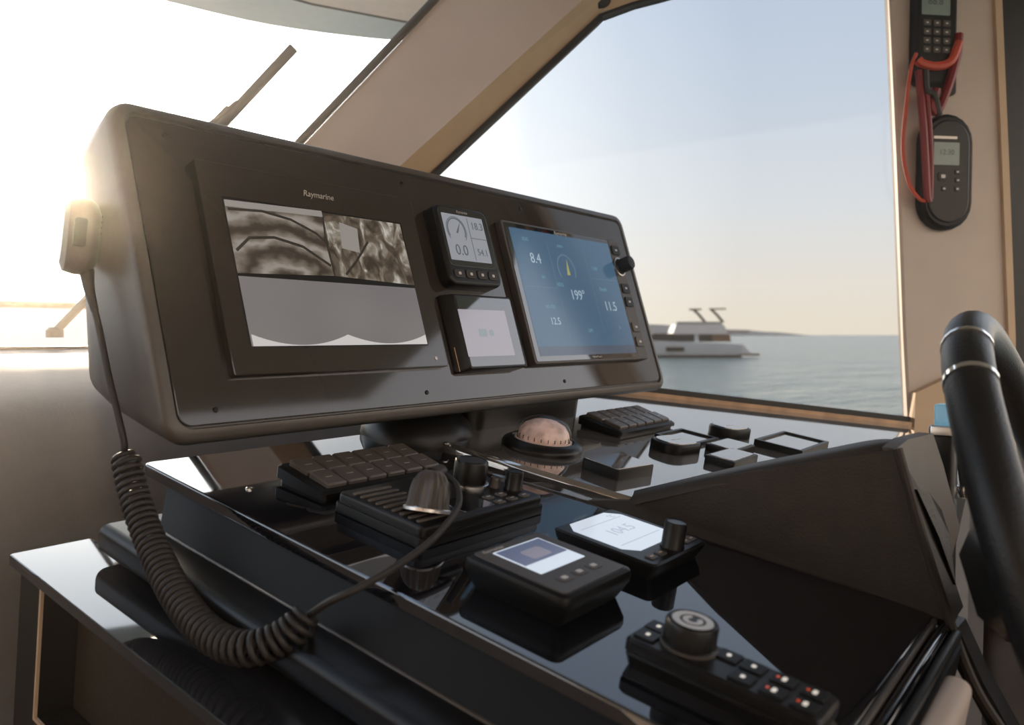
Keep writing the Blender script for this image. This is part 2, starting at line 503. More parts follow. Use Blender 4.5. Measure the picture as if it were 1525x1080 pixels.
# post aft of the side window
b = MB()
post = [(-.3, .680, .948), (.0, .657, .940), (.4, .634, .914), (.8, .607, .886), (.95, .597, .876)]
rs = []
for z, l, r in post:
    rs.append([(l, z, -.022), (l, z, -.004), (l + .006, z, 0), (r - .010, z, 0), (r, z, -.01), (r, z, -.034)])
b.rings(rs); struct(b.build('wall_starboard', M['beige'], M4=FW, smooth=0))
b = MB(); rs = []
for z, l, r in post: rs.append([(r - .022, z, .0), (r - .022, z, .010), (r - .004, z, .010), (r, z, 0)])
b.rings(rs); struct(b.build('trim_post_edge', M['tan'], M4=FW, smooth=0))
# sloping foot of the post, catching the sun
b = MB(); b.prism([(.672, -.26), (.80, -.26), (.80, -.235), (.775, -.10), (.765, -.096), (.674, -.135)], .0, .022)
struct(b.build('trim_post_foot', M['tan'], M4=FW, smooth=0))
# dark door panel aft of the post and the lower lining
b = MB(); b.box(.86, 1.12, -1.5, .93, -.10, -.035)
struct(b.build('door_1', M['leather'], M4=FW, smooth=0))
b = MB(); b.box(.55, 1.9, -1.5, -.24, -.09, -.035)
struct(b.build('wall_starboard_lower', M['cowl'], M4=FW, smooth=0))

# window sill
b = MB(); b.box(-.60, .672, -.008, .006, -.02, .02)
sillM = frame((1.5993, .8849, EYE - .1297), (.6970, -.7048, -.1192), (.0837, -.0846, .9929))
struct(b.build('trim_sill', M['wood'], M4=sillM, smooth=0))
b = MB(); b.box(-.60, .672, .006, .018, -.018, .012); struct(b.build('trim_sill_gasket', M['gasket'], M4=sillM, smooth=0))

# overhang of the flybridge outside, over the windscreen
edge = spline([(.4, 2.32, 0), (.9, 2.27, 0), (1.239, 2.199, 0), (1.536, 2.112, 0), (1.8, 1.951, 0), (1.9, 1.85, 0), (2.0, 1.72, 0)], 4)
b = MB(); b.prism([(-.3, 1.4), (2.0, 1.2)] + [(p.x, p.y) for p in reversed(edge)] + [(-.3, 2.33)], EYE + .95, EYE + 1.02)
oh = struct(b.build('trim_overhang', M['brow'], smooth=0))
b = MB(); b.prism([(.9, 1.45), (2.0, 1.25), (2.0, 1.55), (1.80, 1.72), (1.50, 1.86), (.9, 2.0)], EYE + .94, EYE + .95)
struct(b.build('trim_overhang_liner', M['browbrown'], smooth=0))
b = MB(); b.tube([(.9, 2.0, EYE + .943), (1.50, 1.862, EYE + .943), (1.80, 1.722, EYE + .943), (2.0, 1.55, EYE + .943)], .007, 8)
struct(b.build('trim_overhang_seam', M['gasket']))

# foredeck outside, with raised bulwark and dark capping rail
b = MB()
prof = [(1.72, -.16), (1.72, -.075), (2.6, -.075), (3.85, -.055), (3.95, .118), (4.3, .125), (4.4, -.3)]
b.rings([[(x, y - .25 * max(0, x - 1), EYE + z) for y, z in prof] for x in (-2.5, 0, 1.0, 1.9)], False, False, closed=False)
struct(b.build('trim_foredeck', M['white'], smooth=0))
b = MB(); b.tube([(x, 3.97 - .25 * max(0, x - 1), EYE + .134) for x in (-2.5, 0, 1, 1.9)], .016, 8)
struct(b.build('trim_bulwark_rail', M['wood']))

# windscreen wiper on the outside of the glass
wt = thing('windscreen_wiper', 'dark windscreen wiper standing diagonally on the outside of the windscreen', 'wiper', Matrix.Translation((.915, glass_y(.41) + .03, EYE + .41)))
p0 = Vector((-.10, .115, -.17)); p1 = Vector((.10, -.101, .155)); ax = (p1 - p0).normalized()
b = MB(); b.tube([p0, p1], .0105, 8); b.build('blade', M['rubber'], wt)
b = MB(); q = Vector((-.012, .012, .006)); b.tube([p0 + q * .5 - ax * .1, p0.lerp(p1, .35) + q, p0.lerp(p1, .62) + q * .8], .0055, 8); b.build('arm', M['dark'], wt)
b = MB(); b.tube([p0.lerp(p1, .35) + q * 1.6, p0.lerp(p1, .5) + q * 1.1, p0.lerp(p1, .66) + q * .5], .004, 8); b.build('bracket', M['dark'], wt)
w2 = thing('windscreen_wiper', 'foot of a second wiper showing low on the windscreen left of the display pod', 'wiper', Matrix.Translation((.737, glass_y(.03) + .03, EYE + .035)))
b = MB(); b.tube([(-.02, .02, -.03), (.02, -.02, .032), (.07, -.07, .11)], .008, 8); b.build('arm', M['dark'], w2)
b = MB(); b.lathe([(.016, 0), (.016, .014), (.010, .02)], (-.02, .02, -.04), 16); b.build('pivot', M['dark'], w2)

# thin haze volume added to imitate lens glare around the low sun
b = MB(); rs = []
for z in (.02 - EYE, 0, .88):
    yf = min(glass_y(z), 1.66) - .06
    rs.append([(-2.06, -1.5, EYE + z), (2.19, -1.5, EYE + z), (2.19, .147, EYE + z), (.67 + (1.68 - yf) * .9915, yf, EYE + z), (-2.06, yf, EYE + z)])
b.rings(rs)
hz = b.build('haze', M['haze'], smooth=0); hz['kind'] = 'stuff'; hz['label'] = 'thin added haze imitating lens glare around the low sun'

# ================================================================== MOTOR YACHT on the water
YM = frame((137.2 - 6.2 * .625, 60.2 + 7.8 * .625, EYE - 4.0), (.625, -.781, 0), (.781, .625, 0)) @ Matrix.Diagonal((1.24, 1, .93, 1))   # x along the hull to the stern, z up
y0 = thing('motor_yacht', 'white motor yacht lying on the sea beyond the side window', 'boat', YM)
def ybox(name, mat, x0, x1, w, z0, z1, parent, tx0=0, tx1=0, tw=0):
    b = MB(); b.rings([[(x0, -w, z0), (x1, -w, z0), (x1, w, z0), (x0, w, z0)], [(x0 + tx0, -w + tw, z1), (x1 - tx1, -w + tw, z1), (x1 - tx1, w - tw, z1), (x0 + tx0, w - tw, z1)]])
    return b.build(name, mat, parent, smooth=0)
b = MB(); rs = []
for x, w, zk in ((-9.5, .08, 3.6), (-7.5, 1.2, 3.45), (-4.5, 2.1, 3.3), (0, 2.5, 3.05), (6, 2.45, 2.75), (9.3, 2.3, 2.5)):
    rs.append([(x + (.9 if x < -9 else 0), -w * .75, -.6), (x, -w, 1.2), (x, -w * 1.04, zk), (x, w * 1.04, zk), (x, w, 1.2), (x + (.9 if x < -9 else 0), w * .75, -.6)])
b.rings(rs); b.build('hull', M['whiteyacht'], y0, smooth=25)
b = MB()
b.rings([[(x, -w * 1.02, -.1), (x, w * 1.02, -.1), (x, w * 1.02, .45), (x, -w * 1.02, .45)] for x, w in ((-8.3, .6), (-4.5, 1.9), (0, 2.36), (6, 2.32), (9.4, 2.2))]); b.build('boot_stripe', M['yachtdark'], y0, smooth=0)
b = MB(); b.slab(9.2, 12.2, -2.2, 2.2, .35, .75, r=.8, b=.1); b.build('swim_platform', M['yachtbrown'], y0)
ybox('transom', M['whiteyacht'], 9.2, 10.8, 2.1, .7, 2.4, y0, 0, 1.1, .2)
for k, (xa, xb) in enumerate(((-1.6, 1.0),)):
    b = MB(); b.box(xa, xb, -2.62, -2.35, 1.15, 2.0); b.build('hull_window', M['yachtdark'], y0, smooth=0)
ybox('saloon', M['yachtdark'], -6.4, 7.6, 2.0, 3.0, 4.6, y0, 3.2, .5, .3)
ybox('saloon_pillar', M['whiteyacht'], 2.6, 3.2, 2.06, 3.0, 4.6, y0, 0, 0, .3)
ybox('saloon_aft', M['yachtbrown'], 5.2, 7.9, 2.03, 3.0, 4.5, y0, 0, .2, .25)
ybox('flybridge', M['whiteyacht'], -.6, 7.4, 2.2, 4.45, 6.3, y0, .5, .6, .15)
ybox('flybridge_overhang', M['yachtbrown'], 6.5, 10.4, 2.1, 4.75, 5.0, y0, 0, 0, 0)
ybox('flybridge_screen', M['brow'], -.1, 6.6, 1.9, 6.3, 6.85, y0, .3, .2, .1)
for x in (3.4, 6.0):
    b = MB(); b.tube([(x + .9, -1.2, 6.7), (x, -1.0, 8.2), (x - .7, -.6, 9.2)], .22, 8); b.build('mast', M['yachtdark'], y0)
b = MB(); b.tube([(2.0, -.7, 9.2), (3.8, -.7, 9.25)], .18, 8); b.build('radar_arm', M['yachtbrown'], y0)
b = MB(); b.tube([(4.9, -.7, 9.3), (7.4, -.7, 9.35)], .15, 8); b.build('radar_arm', M['yachtbrown'], y0)

# ================================================================== HELM CONSOLE
con = thing('helm_console', 'glossy black sloping helm console top with dark side wall', 'console', FC)
b = MB(); b.slab(.465, .8555, .145, .893, -.012, 0, r=.010, b=.0022, seg=6, bs=3); b.build('gloss_top', M['gloss'], con)
# side wall leaning out below the overhanging top
b = MB()
b.rings([[(.470, .115, -.012), (.470, .846, -.012), (.835, .846, -.012), (.835, .115, -.012)], [(.447, .115, -.052), (.445, .812, -.052), (.835, .812, -.052), (.835, .115, -.052)]])
b.build('side_wall', M['wallmat'], con, smooth=0)
# rounded ledge along the foot of the wall
b = MB(); sec = rrect(.403, .60, -.082, -.050, .011, 5)
b.rings([[(x, v, z) for x, z in sec] for v in (.02, .856)]); b.build('ledge', M['black2'], con)
b = MB(); b.tube([(.4475, .115, -.0505), (.4455, .812, -.0505)], .0022, 8); b.build('ledge_bead', M['dark'], con)
b = MB(); b.box(.43, .84, .115, .846, -.62, -.08); b.build('lower_wall', M['fascia'], con, smooth=0)
b = MB(); b.lathe([(.0035, 0), (.0034, .0016), (.0018, .0024)], (.513, .759, 0), 16); b.build('rivet', M['chrome'], con)
# steps along the aft edge
for z0, z1, v0, v1, m_, nm in ((-.014, -.001, .140, .1455, 'dark', 'aft_trim'), (-.020, -.003, .128, .139, 'gloss', 'aft_gloss_lip'), (-.035, -.005, .118, .127, 'leather', 'aft_roll'), (-.055, -.008, .094, .117, 'beige', 'aft_beige_strip')):
    b = MB(); sec = rrect(v0, v1, z0, z1, min((v1 - v0), (z1 - z0)) * .4, 4)
    b.rings([[(x, v, z) for v, z in sec] for x in (.47, .745 if 'beige' in nm else .848)]); b.build(nm, M[m_], con)

# lower cabinet: gloss shelf top and an open niche in its side
cab = thing('side_cabinet', 'low gloss black cabinet with an open brown-lined niche beside the console', 'cabinet', FC)
b = MB(); b.slab(.343, .428, .0, .921, -.101, -.0905, r=.004, b=.0015); b.build('gloss_shelf', M['shelf'], cab)
b = MB(); b.box(.3505, .3535, .8585, .862, -.2485, -.101); b.box(.3505, .3535, .05, .862, -.252, -.2485); b.build('niche_frame', M['tan'], cab, smooth=0)
b = MB(); b.box(.39, .40, .05, .86, -.62, -.101); b.build('niche_back', M['fascia'], cab, smooth=0)
b = MB(); b.box(.354, .425, .862, .915, -.62, -.101); b.build('forward_panel', M['black2'], cab, smooth=0)
b = MB(); b.box(.354, .389, .05, .862, -.62, -.252); b.build('lower_panel', M['leather'], cab, smooth=0)

# ================================================================== RAISED DASH on the right
dash = thing('raised_dash', 'satin dark raised dash panel under compass and switches running to the side window', 'dashboard', FC)
b = MB()
poly = [(.834, .775), (.864, .482), (.93, .472), (.93, .20), (1.05, .16), (2.06, .408), (1.592, .890), (1.36, 1.10), (1.0, 1.06)]
def inset(pts, d):
    out = []; n = len(pts)
    for i in range(n):
        a, p, c = Vector(pts[i - 1]), Vector(pts[i]), Vector(pts[(i + 1) % n])
        e1 = (p - a).normalized(); e2 = (c - p).normalized()
        n1 = Vector((-e1.y, e1.x)); n2 = Vector((-e2.y, e2.x)); m_ = (n1 + n2).normalized()
        out.append(tuple(p + m_ * d / max(.3, m_.dot(n1))))
    return out
b.rings([[(x, y, -.02) for x, y in poly], [(x, y, .006) for x, y in poly], [(x, y, .0105) for x, y in inset(poly, .0015)], [(x, y, .013) for x, y in inset(poly, .006)]])
b.build('panel', M['dash'], dash, smooth=50)
b = MB(); b.box(.94, 1.9, .25, .70, -.3, -.02); b.build('underside_box', M['black'], dash, smooth=0)
b = MB(); b.lathe([(.004, 0), (.004, .002), (.002, .003)], (.838, .768, .012), 14); b.build('corner_rivet', M['steel'], dash)

# bolster that closes the console on the starboard side
bol = thing('console_bolster', 'brown-black leather bolster rising on the right side of the console', 'bolster', Matrix.Translation((0, 0, EYE)))
A = (.857, .474, -.2005); Bq = (.857, .179, -.112); Cq = (.852, .126, -.273); Dq = (.835, .535, -.2045); F1 = (.857, .339, -.153)
b = MB()
face = [A, F1, Bq, Cq, Dq]
b.rings([[(x, y, EYE * 0 + z) for x, y, z in face], [(x + .06, y, z) for x, y, z in face]]); b.build('side_face', M['fascia'], bol, smooth=0)
b = MB()      # padded rim along the top
rim = spline([(.862, .474, -.200), (.866, .339, -.156), (.868, .25, -.130), (.872, .200, -.116), (.880, .176, -.114)], 6)
b.rings([[(p.x - .009, p.y, p.z - .006), (p.x - .007, p.y, p.z + .002), (p.x, p.y, p.z + .0055), (p.x + .022, p.y + .01, p.z + .0065), (p.x + .030, p.y + .014, p.z + .002), (p.x + .030, p.y + .014, p.z - .02)] for p in rim]); b.build('rim', M['fascia'], bol, smooth=60)
capP = [(.857, .179, -.112), (.875, .172, -.104), (.917, .157, -.101), (.935, .150, -.135), (.967, .138, -.205), (.939, .148, -.261), (.857, .129, -.275)]
b = MB(); b.rings([[(x, y, z) for x, y, z in capP], [(x + .004, y + .014, z) for x, y, z in capP]]); b.build('end_cap', M['key'], bol, smooth=30)
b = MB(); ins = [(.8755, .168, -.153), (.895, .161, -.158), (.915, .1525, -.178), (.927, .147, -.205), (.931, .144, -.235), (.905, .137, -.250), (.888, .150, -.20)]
b.rings([[(x - .002, y - .0055, z) for x, y, z in ins], [(x + .01, y + .02, z) for x, y, z in ins]]); b.build('cap_shade_patch', M['leather'], bol, smooth=0)  # dark piece standing in for the shaded patch on the glossy cap
b = MB(); b.tube(spline([(.8535, .177, -.111), (.853, .155, -.19), (.850, .127, -.275), (.850, .105, -.33), (.852, .075, -.375)], 5), .0045, 8); b.build('edge_piping', M['fascia'], bol)
b = MB(); rs = []
for y, z in ((.126, -.272), (.105, -.318), (.078, -.366), (.03, -.45)): rs.append([(.853, y + .016, z), (.853, y - .004, z - .004), (.885, y - .006, z - .004), (.885, y + .014, z)])
b.rings(rs); b.build('lower_edge', M['leather'], bol, smooth=0)

# side furniture to starboard, below the wheel
sd = thing('starboard_locker', 'plain grey-taupe locker side below the steering wheel', 'locker', Matrix.Translation((0, 0, 0)))
b = MB(); b.slab(1.12, 1.60, -.55, .135, 0, EYE - .24, r=.02, b=.012); b.build('body', M['cowl'], sd)

# ================================================================== DISPLAY POD
pod = thing('display_pod', 'large dark grey instrument pod with glossy black front standing above the console', 'instrument pod', FP)
x0, x1, v0, v1 = .421, 1.499, -.005, .372
b = MB()
def podring(ins, zoff, r):
    return [(x, y, zoff) for x, y in rrect(x0 + ins, x1 - ins, v0 + ins, v1 - ins, r, 7)]
def podback(ins, bot, top, r):
    """ring leaning so that the underside rises towards the back: bot/top = (height, depth)"""
    return [(x, y, -(bot[1] + (top[1] - bot[1]) * (y - bot[0]) / (top[0] - bot[0]))) for x, y in rrect(x0 + ins, x1 - ins, bot[0], top[0], r, 7)]
rs = [podback(.012, (.088, .153), (.345, .086), .02), podback(.003, (.078, .146), (.354, .080), .03), podback(0, (.052, .114), (.365, .062), .034), podback(0, (.020, .060), (.371, .035), .032), podring(0, -.012, .026), podring(.0015, -.003, .025), podring(.005, .001, .022), podring(.013, .002, .018), podring(.0145, -.0005, .016), podring(.0145, -.004, .016)]
b.rings(rs); b.build('housing', M['pod'], pod, smooth=50)
b = MB(); b.rings([podring(.017, -.0045, .014), podring(.017, -.0012, .014), podring(.018, -.0005, .013)]); b.build('front_panel', M['pod_gloss'], pod)
for u, v in ((1.134, .340), (1.138, .027), (.48, .027), (.48, .340), (.845, .340), (.80, .027)): MB().lathe([(.0032, 0), (.003, .0012), (.0015, .0016)], (u, v, -.0006), 12).build('screw', M['black'], pod)
# foot of the pod
b = MB(); b.lathe([(.085, 0), (.084, .012), (.076, .028), (.058, .042), (.040, .050), (.036, .12)], (0, 0, 0), 36)
pf = b.build('foot', M['black2'], pod); pf.matrix_basis = FP.inverted() @ FC @ T(.865, .85, .0)
b = MB(); b.slab(.93, 1.24, .80, .875, 0, .075, r=.03, b=.01); pf2 = b.build('rear_foot', M['black2'], pod); pf2.matrix_basis = FP.inverted() @ FD

POD = lambda u, v, h=0: FP @ Matrix.Translation((u, v, h))
# ---- large monitor on the left
mon = thing('wide_monitor', 'wide black monitor showing engine room camera views on the left of the pod', 'monitor', POD(0, 0, 0))
b = MB(); b.slab(.503, .845, .060, .312, -.0005, .010, r=.004, b=.0015); b.build('body', M['pod_gloss'], mon)
b = MB(); b.slab(.5295, .8125, .0905, .2705, .0100, .0103, r=.001, b=.0001); scr = b.build('screen', M['black2'], mon)
def view(poly, m_, nm='camera_view', z=.0106): b = MB(); b.prism(poly, z - .0004, z); return b.build(nm, m_, scr, smooth=0)
view([(.531, .178), (.670, .183), (.672, .268), (.531, .262)], M['cam_engine'])
view([(.671, .183), (.8115, .178), (.8095, .2685), (.673, .268)], M['cam_pipes'])
view([(.531, .0925), (.811, .0925), (.811, .1735), (.531, .1745)], M['cam_tank'])
def strip(pts, w, m_, nm, z=.0111):
    L_ = []; R_ = []
    for i, p in enumerate(pts):
        a = Vector(pts[max(i - 1, 0)]); c = Vector(pts[min(i + 1, len(pts) - 1)]); t = (c - a).normalized(); n = Vector((-t.y, t.x)); ww = w(i / (len(pts) - 1)) if callable(w) else w
        L_.append(tuple(Vector(p) + n * ww)); R_.append(tuple(Vector(p) - n * ww))
    b = MB(); b.rings([[(l[0], l[1], z - .0003), (r[0], r[1], z - .0003), (r[0], r[1], z), (l[0], l[1], z)] for l, r in zip(L_, R_)])
    return b.build(nm, m_, scr, smooth=0)
# bright crescents along the bottom of the tank view
def cres(xa, xb, lo, dip, n=16):
    top = []; 
    for i in range(n + 1):
        t = i / n; x = xa + (xb - xa) * t; top.append((x, lo + dip * (2 * t - 1) ** 2 * 1.0))
    return [(xa, .0925), (xb, .0925)] + list(reversed(top))
view(cres(.533, .672, .0932, .013), M['cam_arc'], 'bright_arc', .0109)
view(cres(.672, .8105, .0940, .012), M['cam_arc'], 'bright_arc', .0109)
strip([(.534, .255), (.58, .258), (.62, .252), (.655, .238), (.671, .224)], .0016, M['cam_line'], 'hull_line')
strip([(.535, .205), (.555, .222), (.59, .226), (.63, .218), (.668, .196)], .0018, M['cam_line'], 'hull_line')
strip([(.672, .268), (.668, .230), (.671, .183)], .0013, M['cam_line'], 'divider')
strip([(.531, .262), (.60, .264), (.671, .266)], .004, M['cam_mid'], 'bright_ceiling')
strip([(.690, .186), (.712, .205), (.74, .235)], .0016, M['cam_line'], 'hull_line')
view([(.693, .222), (.722, .218), (.726, .252), (.697, .258)], M['cam_mid'], 'bright_patch', .0109)
text('Raymarine', .0115, mon, (.672, .2915, .0102), M['silver'], shear=.25)
b = MB(); b.lathe([(.0025, 0), (.0024, .0008)], (.822, .072, .010), 12); b.build('power_light', M['silver'], mon)

# ---- small upper instrument
i1 = thing('wind_instrument', 'small instrument with pale dial screen and four buttons, upper one beside the monitor', 'instrument', POD(.938, .244))
b = MB(); b.slab(-.060, .062, -.064, .063, -.0005, .022, r=.014, b=.005, b0=.001, bs=3); bd = b.build('body', M['black2'], i1)
b = MB(); b.slab(-.054, .056, -.035, .058, .022, .0226, r=.008, b=.0003); b.build('bezel', M['gloss'], i1)
b = MB(); b.slab(-.0485, .046, -.026, .048, .0226, .0230, r=.001, b=.0001); sc_ = b.build('screen', M['scr_grey'], i1)
def ringmesh(cx, cy, r0, r1, a0, a1, z0, z1, n=28):
    b = MB(); rs = []
    for i in range(n + 1):
        a = radians(a0 + (a1 - a0) * i / n); rs.append([(cx + r0 * cos(a), cy + r0 * sin(a), z0), (cx + r1 * cos(a), cy + r1 * sin(a), z0), (cx + r1 * cos(a), cy + r1 * sin(a), z1), (cx + r0 * cos(a), cy + r0 * sin(a), z1)])
    return b.rings(rs)
ringmesh(-.022, .022, .0185, .0205, -30, 210, .0230, .0233).build('dial_arc', M['scr_greytxt'], sc_)
ringmesh(-.022, .022, .0215, .0225, -40, 220, .0230, .0233).build('dial_arc', M['scr_greytxt'], sc_)
b = MB(); b.prism([(-.024, .018), (-.0195, .018), (-.010, .037)], .0230, .0233); b.build('needle', M['scr_greytxt'], sc_)
text('18.3', .017, sc_, (.029, .033, .0231), M['scr_greytxt'])
text('0.0', .024, sc_, (-.020, -.010, .0231), M['scr_greytxt'])
text('54.1', .015, sc_, (.029, -.010, .0231), M['scr_greytxt'])
MB().box(.008, .009, -.024, .046, .0230, .0233).build('divider', M['scr_greytxt'], sc_, smooth=0); MB().box(.009, .045, .012, .013, .0230, .0233).build('divider', M['scr_greytxt'], sc_, smooth=0)
for k in range(4):
    b = MB(); b.slab(-.0115, .0115, -.007, .007, 0, .0022, r=.005, b=.001); o = b.build('button', M['rubber'], i1); o.matrix_basis = T(-.038 + k * .0262, -.047, .0215)
    b = MB(); b.slab(-.0028, .0028, -.0022, .0022, .0022, .0025, r=.001, b=.0001); b.build('icon', M['silver'], o)
text('Raymarine', .006, i1, (0, .0535, .0227), M['silver'], shear=.25)

# ---- small lower instrument
i2 = thing('tilted_instrument', 'small square instrument with plain lavender screen, lower of the pair beside the monitor', 'instrument', POD(.938, .108))
b = MB()
b.rings([[(x, y, -.0005) for x, y in rrect(-.074, .070, -.058, .060, .004)], [(x, y, .004) for x, y in rrect(-.073, .071, -.058, .060, .004)], [(x + .004 * (1 if y < 0 else 0), y, .017) for x, y in rrect(-.062, .077, -.057, .058, .005)], [(x, y, .019) for x, y in rrect(-.058, .075, -.055, .056, .004)]])
b.build('body', M['black2'], i2)
b = MB(); b.slab(-.056, .073, -.053, .054, .019, .0197, r=.003, b=.0003); b.build('bezel', M['gloss'], i2)
b = MB(); b.slab(-.058, .052, -.038, .034, .0197, .0200, r=.001, b=.0001); sc_ = b.build('screen', M['scr_lav'], i2)
b = MB(); b.slab(-.022, -.004, -.008, .004, .0200, .0203, r=.001, b=.0001); b.slab(.002, .012, -.007, .003, .0200, .0203, r=.004, b=.0001); b.build('mark', M['scr_lavtxt'], sc_)
b = MB(); b.box(-.070, -.066, -.056, -.020, .004, .0075); b.build('brass_edge', M['wood'], i2, smooth=0)

# ---- large multifunction display
rd = thing('chart_plotter', 'large blue multifunction display with knob and keys on the right of the pod', 'display', POD(1.239, .1805))
b = MB(); b.slab(-.191, .193, -.125, .124, -.0005, .013, r=.006, b=.002, b0=.001); b.build('body', M['dark'], rd)
b = MB(); b.slab(-.186, .149, -.121, .120, .013, .0138, r=.004, b=.0004); gp = b.build('glass_front', M['gloss'], rd)
b = MB(); b.slab(-.174, .147, -.096, .112, .0138, .0141, r=.001, b=.0001); sc_ = b.build('screen', M['scr_blue'], rd)
b = MB(); b.slab(-.174, .147, -.112, -.096, .0138, .0141, r=.001, b=.0001); b.build('lower_band', M['scr_blue2'], rd)
z_ = .0142
text('8.4', .026, sc_, (-.118, .060, z_), M['scr_txt'])
text('199°', .026, sc_, (-.012, -.002, z_), M['scr_txt'])
text('11.5', .026, sc_, (.094, -.020, z_), M['scr_txt'])
text('12.5', .018, sc_, (-.105, -.052, z_), M['scr_txt'])
text('SOG', .009, sc_, (-.135, .094, z_), M['scr_dim']); text('AWA', .008, sc_, (-.032, .090, z_), M['scr_dim'])
text('kn', .010, sc_, (-.108, .028, z_), M['scr_dim']); text('HDG', .010, sc_, (-.062, .016, z_), M['scr_dim'])
text('NO FIX', .009, sc_, (-.110, -.026, z_), M['scr_dim']); text('12:00', .009, sc_, (.070, .055, z_), M['scr_dim'])
text('Depth', .010, sc_, (.082, .014, z_), M['scr_dim']); text('ft', .010, sc_, (.108, -.062, z_), M['scr_dim']); text('GPS', .009, sc_, (.0, -.068, z_), M['scr_dim'])
ringmesh(-.028, .047, .0255, .0285, -35, 215, .0141, .0144).build('dial_ring', M['scr_ring'], sc_)
b = MB(); b.prism([(-.030, .036), (-.020, .036), (-.021, .066)], .0141, .0144); b.build('needle', M['scr_yel'], sc_)
for x in (-.072, .046):
    b = MB(); b.box(x, x + .0008, -.08, .095, .0141, .0143); b.build('divider', M['scr_ring'], sc_, smooth=0)
for xa_, xb_, ya_ in ((-.165, -.075, .0085), (.05, .14, .034)): MB().box(xa_, xb_, ya_, ya_ + .0008, .0141, .0143).build('divider', M['scr_ring'], sc_, smooth=0)
text('Raymarine', .0095, rd, (-.020, .1155, .0140), M['print'], shear=.25)
text('HybridTouch', .006, rd, (.0, -.1165, .0140), M['print'])
b = MB(); b.slab(.151, .189, -.120, .120, .013, .0136, r=.004, b=.0004); kp = b.build('key_strip', M['dark'], rd)
kb = MB(); kb.slab(-.0145, .0145, -.010, .010, 0, .0028, r=.004, b=.0012)
for v in (.100, .020, -.008, -.060, -.090):
    o = MB().add(kb.v, kb.f).build('key', M['black'] if v > -.02 else M['dark'], rd); o.matrix_basis = T(.170, v, .0136)
    b = MB(); b.slab(-.004, .004, -.002, .002, .0028, .0030, r=.001, b=.0001); b.build('icon', M['silver'], o)
b = MB(); b.lathe([(.017, 0), (.017, .004), (.0145, .006), (.0145, .026), (.0125, .030), (.001, .0305)], (.168, .065, .0136), 40, knurl=.05); kn = b.build('knob', M['black'], rd)
b = MB(); b.lathe([(.0195, 0), (.0195, .003), (.0175, .0035)], (.168, .065, .0136), 40); b.build('knob_ring', M['steel'], rd)

# ================================================================== DEVICES ON THE CONSOLE
CON = lambda u, v, h=0, rz=0: FC @ T(u, v, h, rz)
DSH = lambda u, v, h=0, rz=0: FD @ T(u, v, h, rz)

def make_keypad(Mx, label, n=6, name='switch_keypad'):
    t = thing(name, label, 'switch panel', Mx, 'twin keypads on the dash')
    b = MB()
    w, d = .099, .043
    tl = .11                                   # the key deck slopes towards the helm
    def ring(i, z, k=1.0): return [(x, y, z + k * tl * (y + d)) for x, y in rrect(-w + i, w - i, -d + i, d - i, .005)]
    b.rings([ring(.004, 0, 0), ring(.004, .003, .15), ring(0, .004, .2), ring(0, .009, 1), ring(.003, .0115, 1)])
    b.build('base', M['black'], t)
    kb = MB(); kw = (2 * w - .018) / n / 2 - .0013
    kb.rings([[(x, y, 0) for x, y in rrect(-kw, kw, -.0165, .0165, .002)], [(x, y, .0045 + .06 * y) for x, y in rrect(-kw, kw, -.0165, .0165, .002)], [(x, y, .0062 + .06 * y) for x, y in rrect(-kw + .0015, kw - .0015, -.015, .015, .0015)]])
    ib = MB(); ib.slab(-.005, .005, -.0012, .0012, .0058, .0062, r=.0005, b=.0001)
    k0 = None
    for r in range(2):
        for c in range(n):
            xk = -w + .009 + (c + .5) * (2 * w - .018) / n; yk = -.018 if r == 0 else .018
            if k0 is None:
                k0 = o = kb.build('key', M['key'], t); ic = ib.build('key_mark', M['silver'], o)
            else:
                o = k0.copy(); COL.objects.link(o); i_ = ic.copy(); COL.objects.link(i_); i_.parent = o
            o.parent = t; o.matrix_basis = T(xk, yk, .0112 + tl * (yk + d)) @ Matrix.Rotation(math.atan(tl), 4, 'X')
    return t
make_keypad(CON(.652, .726, 0), 'twelve-key dark keypad on the glossy console in front of the pod foot')
make_keypad(DSH(1.243, .707, 0), 'twelve-key dark keypad on the raised dash to the right of the compass')

# ---- marine radio
rad = thing('marine_radio', 'black marine radio with slotted speaker and two knobs in front of the left keypad', 'radio', CON(.647, .597))
b = MB(); b.slab(-.100, .100, -.064, .064, 0, .011, r=.006, b=.001, b0=.001); b.build('base', M['black'], rad)
b = MB(); b.slab(-.0985, .0985, -.0625, .0625, .011, .021, r=.008, b=.003); b.build('face', M['black2'], rad)
for k in range(9):
    b = MB(); yk = -.046 + k * .0115; b.slab(-.091, -.038, yk - .0022, yk + .0022, .0205, .0228, r=.0018, b=.0006); b.build('speaker_slat', M['key'], rad)
b = MB(); b.slab(-.028, .022, -.052, -.016, .021, .0216, r=.002, b=.0003); s_ = b.build('screen', M['gloss'], rad)
for k in range(5):
    o = MB().slab(-.0065, .0065, -.0045, .0045, 0, .002, r=.002, b=.0008).build('key', M['dark'], rad); o.matrix_basis = T(.032 + (k % 3) * .022, -.050 + (k // 3) * .016, .021)
    MB().slab(-.003, .003, -.0008, .0008, .002, .0022, r=.0004, b=.0001).build('key_mark', M['silver'], o)
def knob(parent, x, y, z, r, h, mat, name='knob', n=48, capm=None, kn=.03):
    b = MB(); b.lathe([(r * 1.06, 0), (r * 1.06, .002), (r, .003), (r, h - .003), (r * .95, h - .0008), (r * .86, h), (r * .80, h - .0008), (r * .02, h - .0008)], (x, y, z), n, knurl=kn); k = b.build(name, mat, parent)
    if capm:
        ringmesh(x, y, r * .50, r * .78, 0, 360, z + h - .0009, z + h - .0003, 32).build('knob_ring', capm, k)
    return k
knob(rad, .053, .012, .021, .0195, .029, M['black2']); 
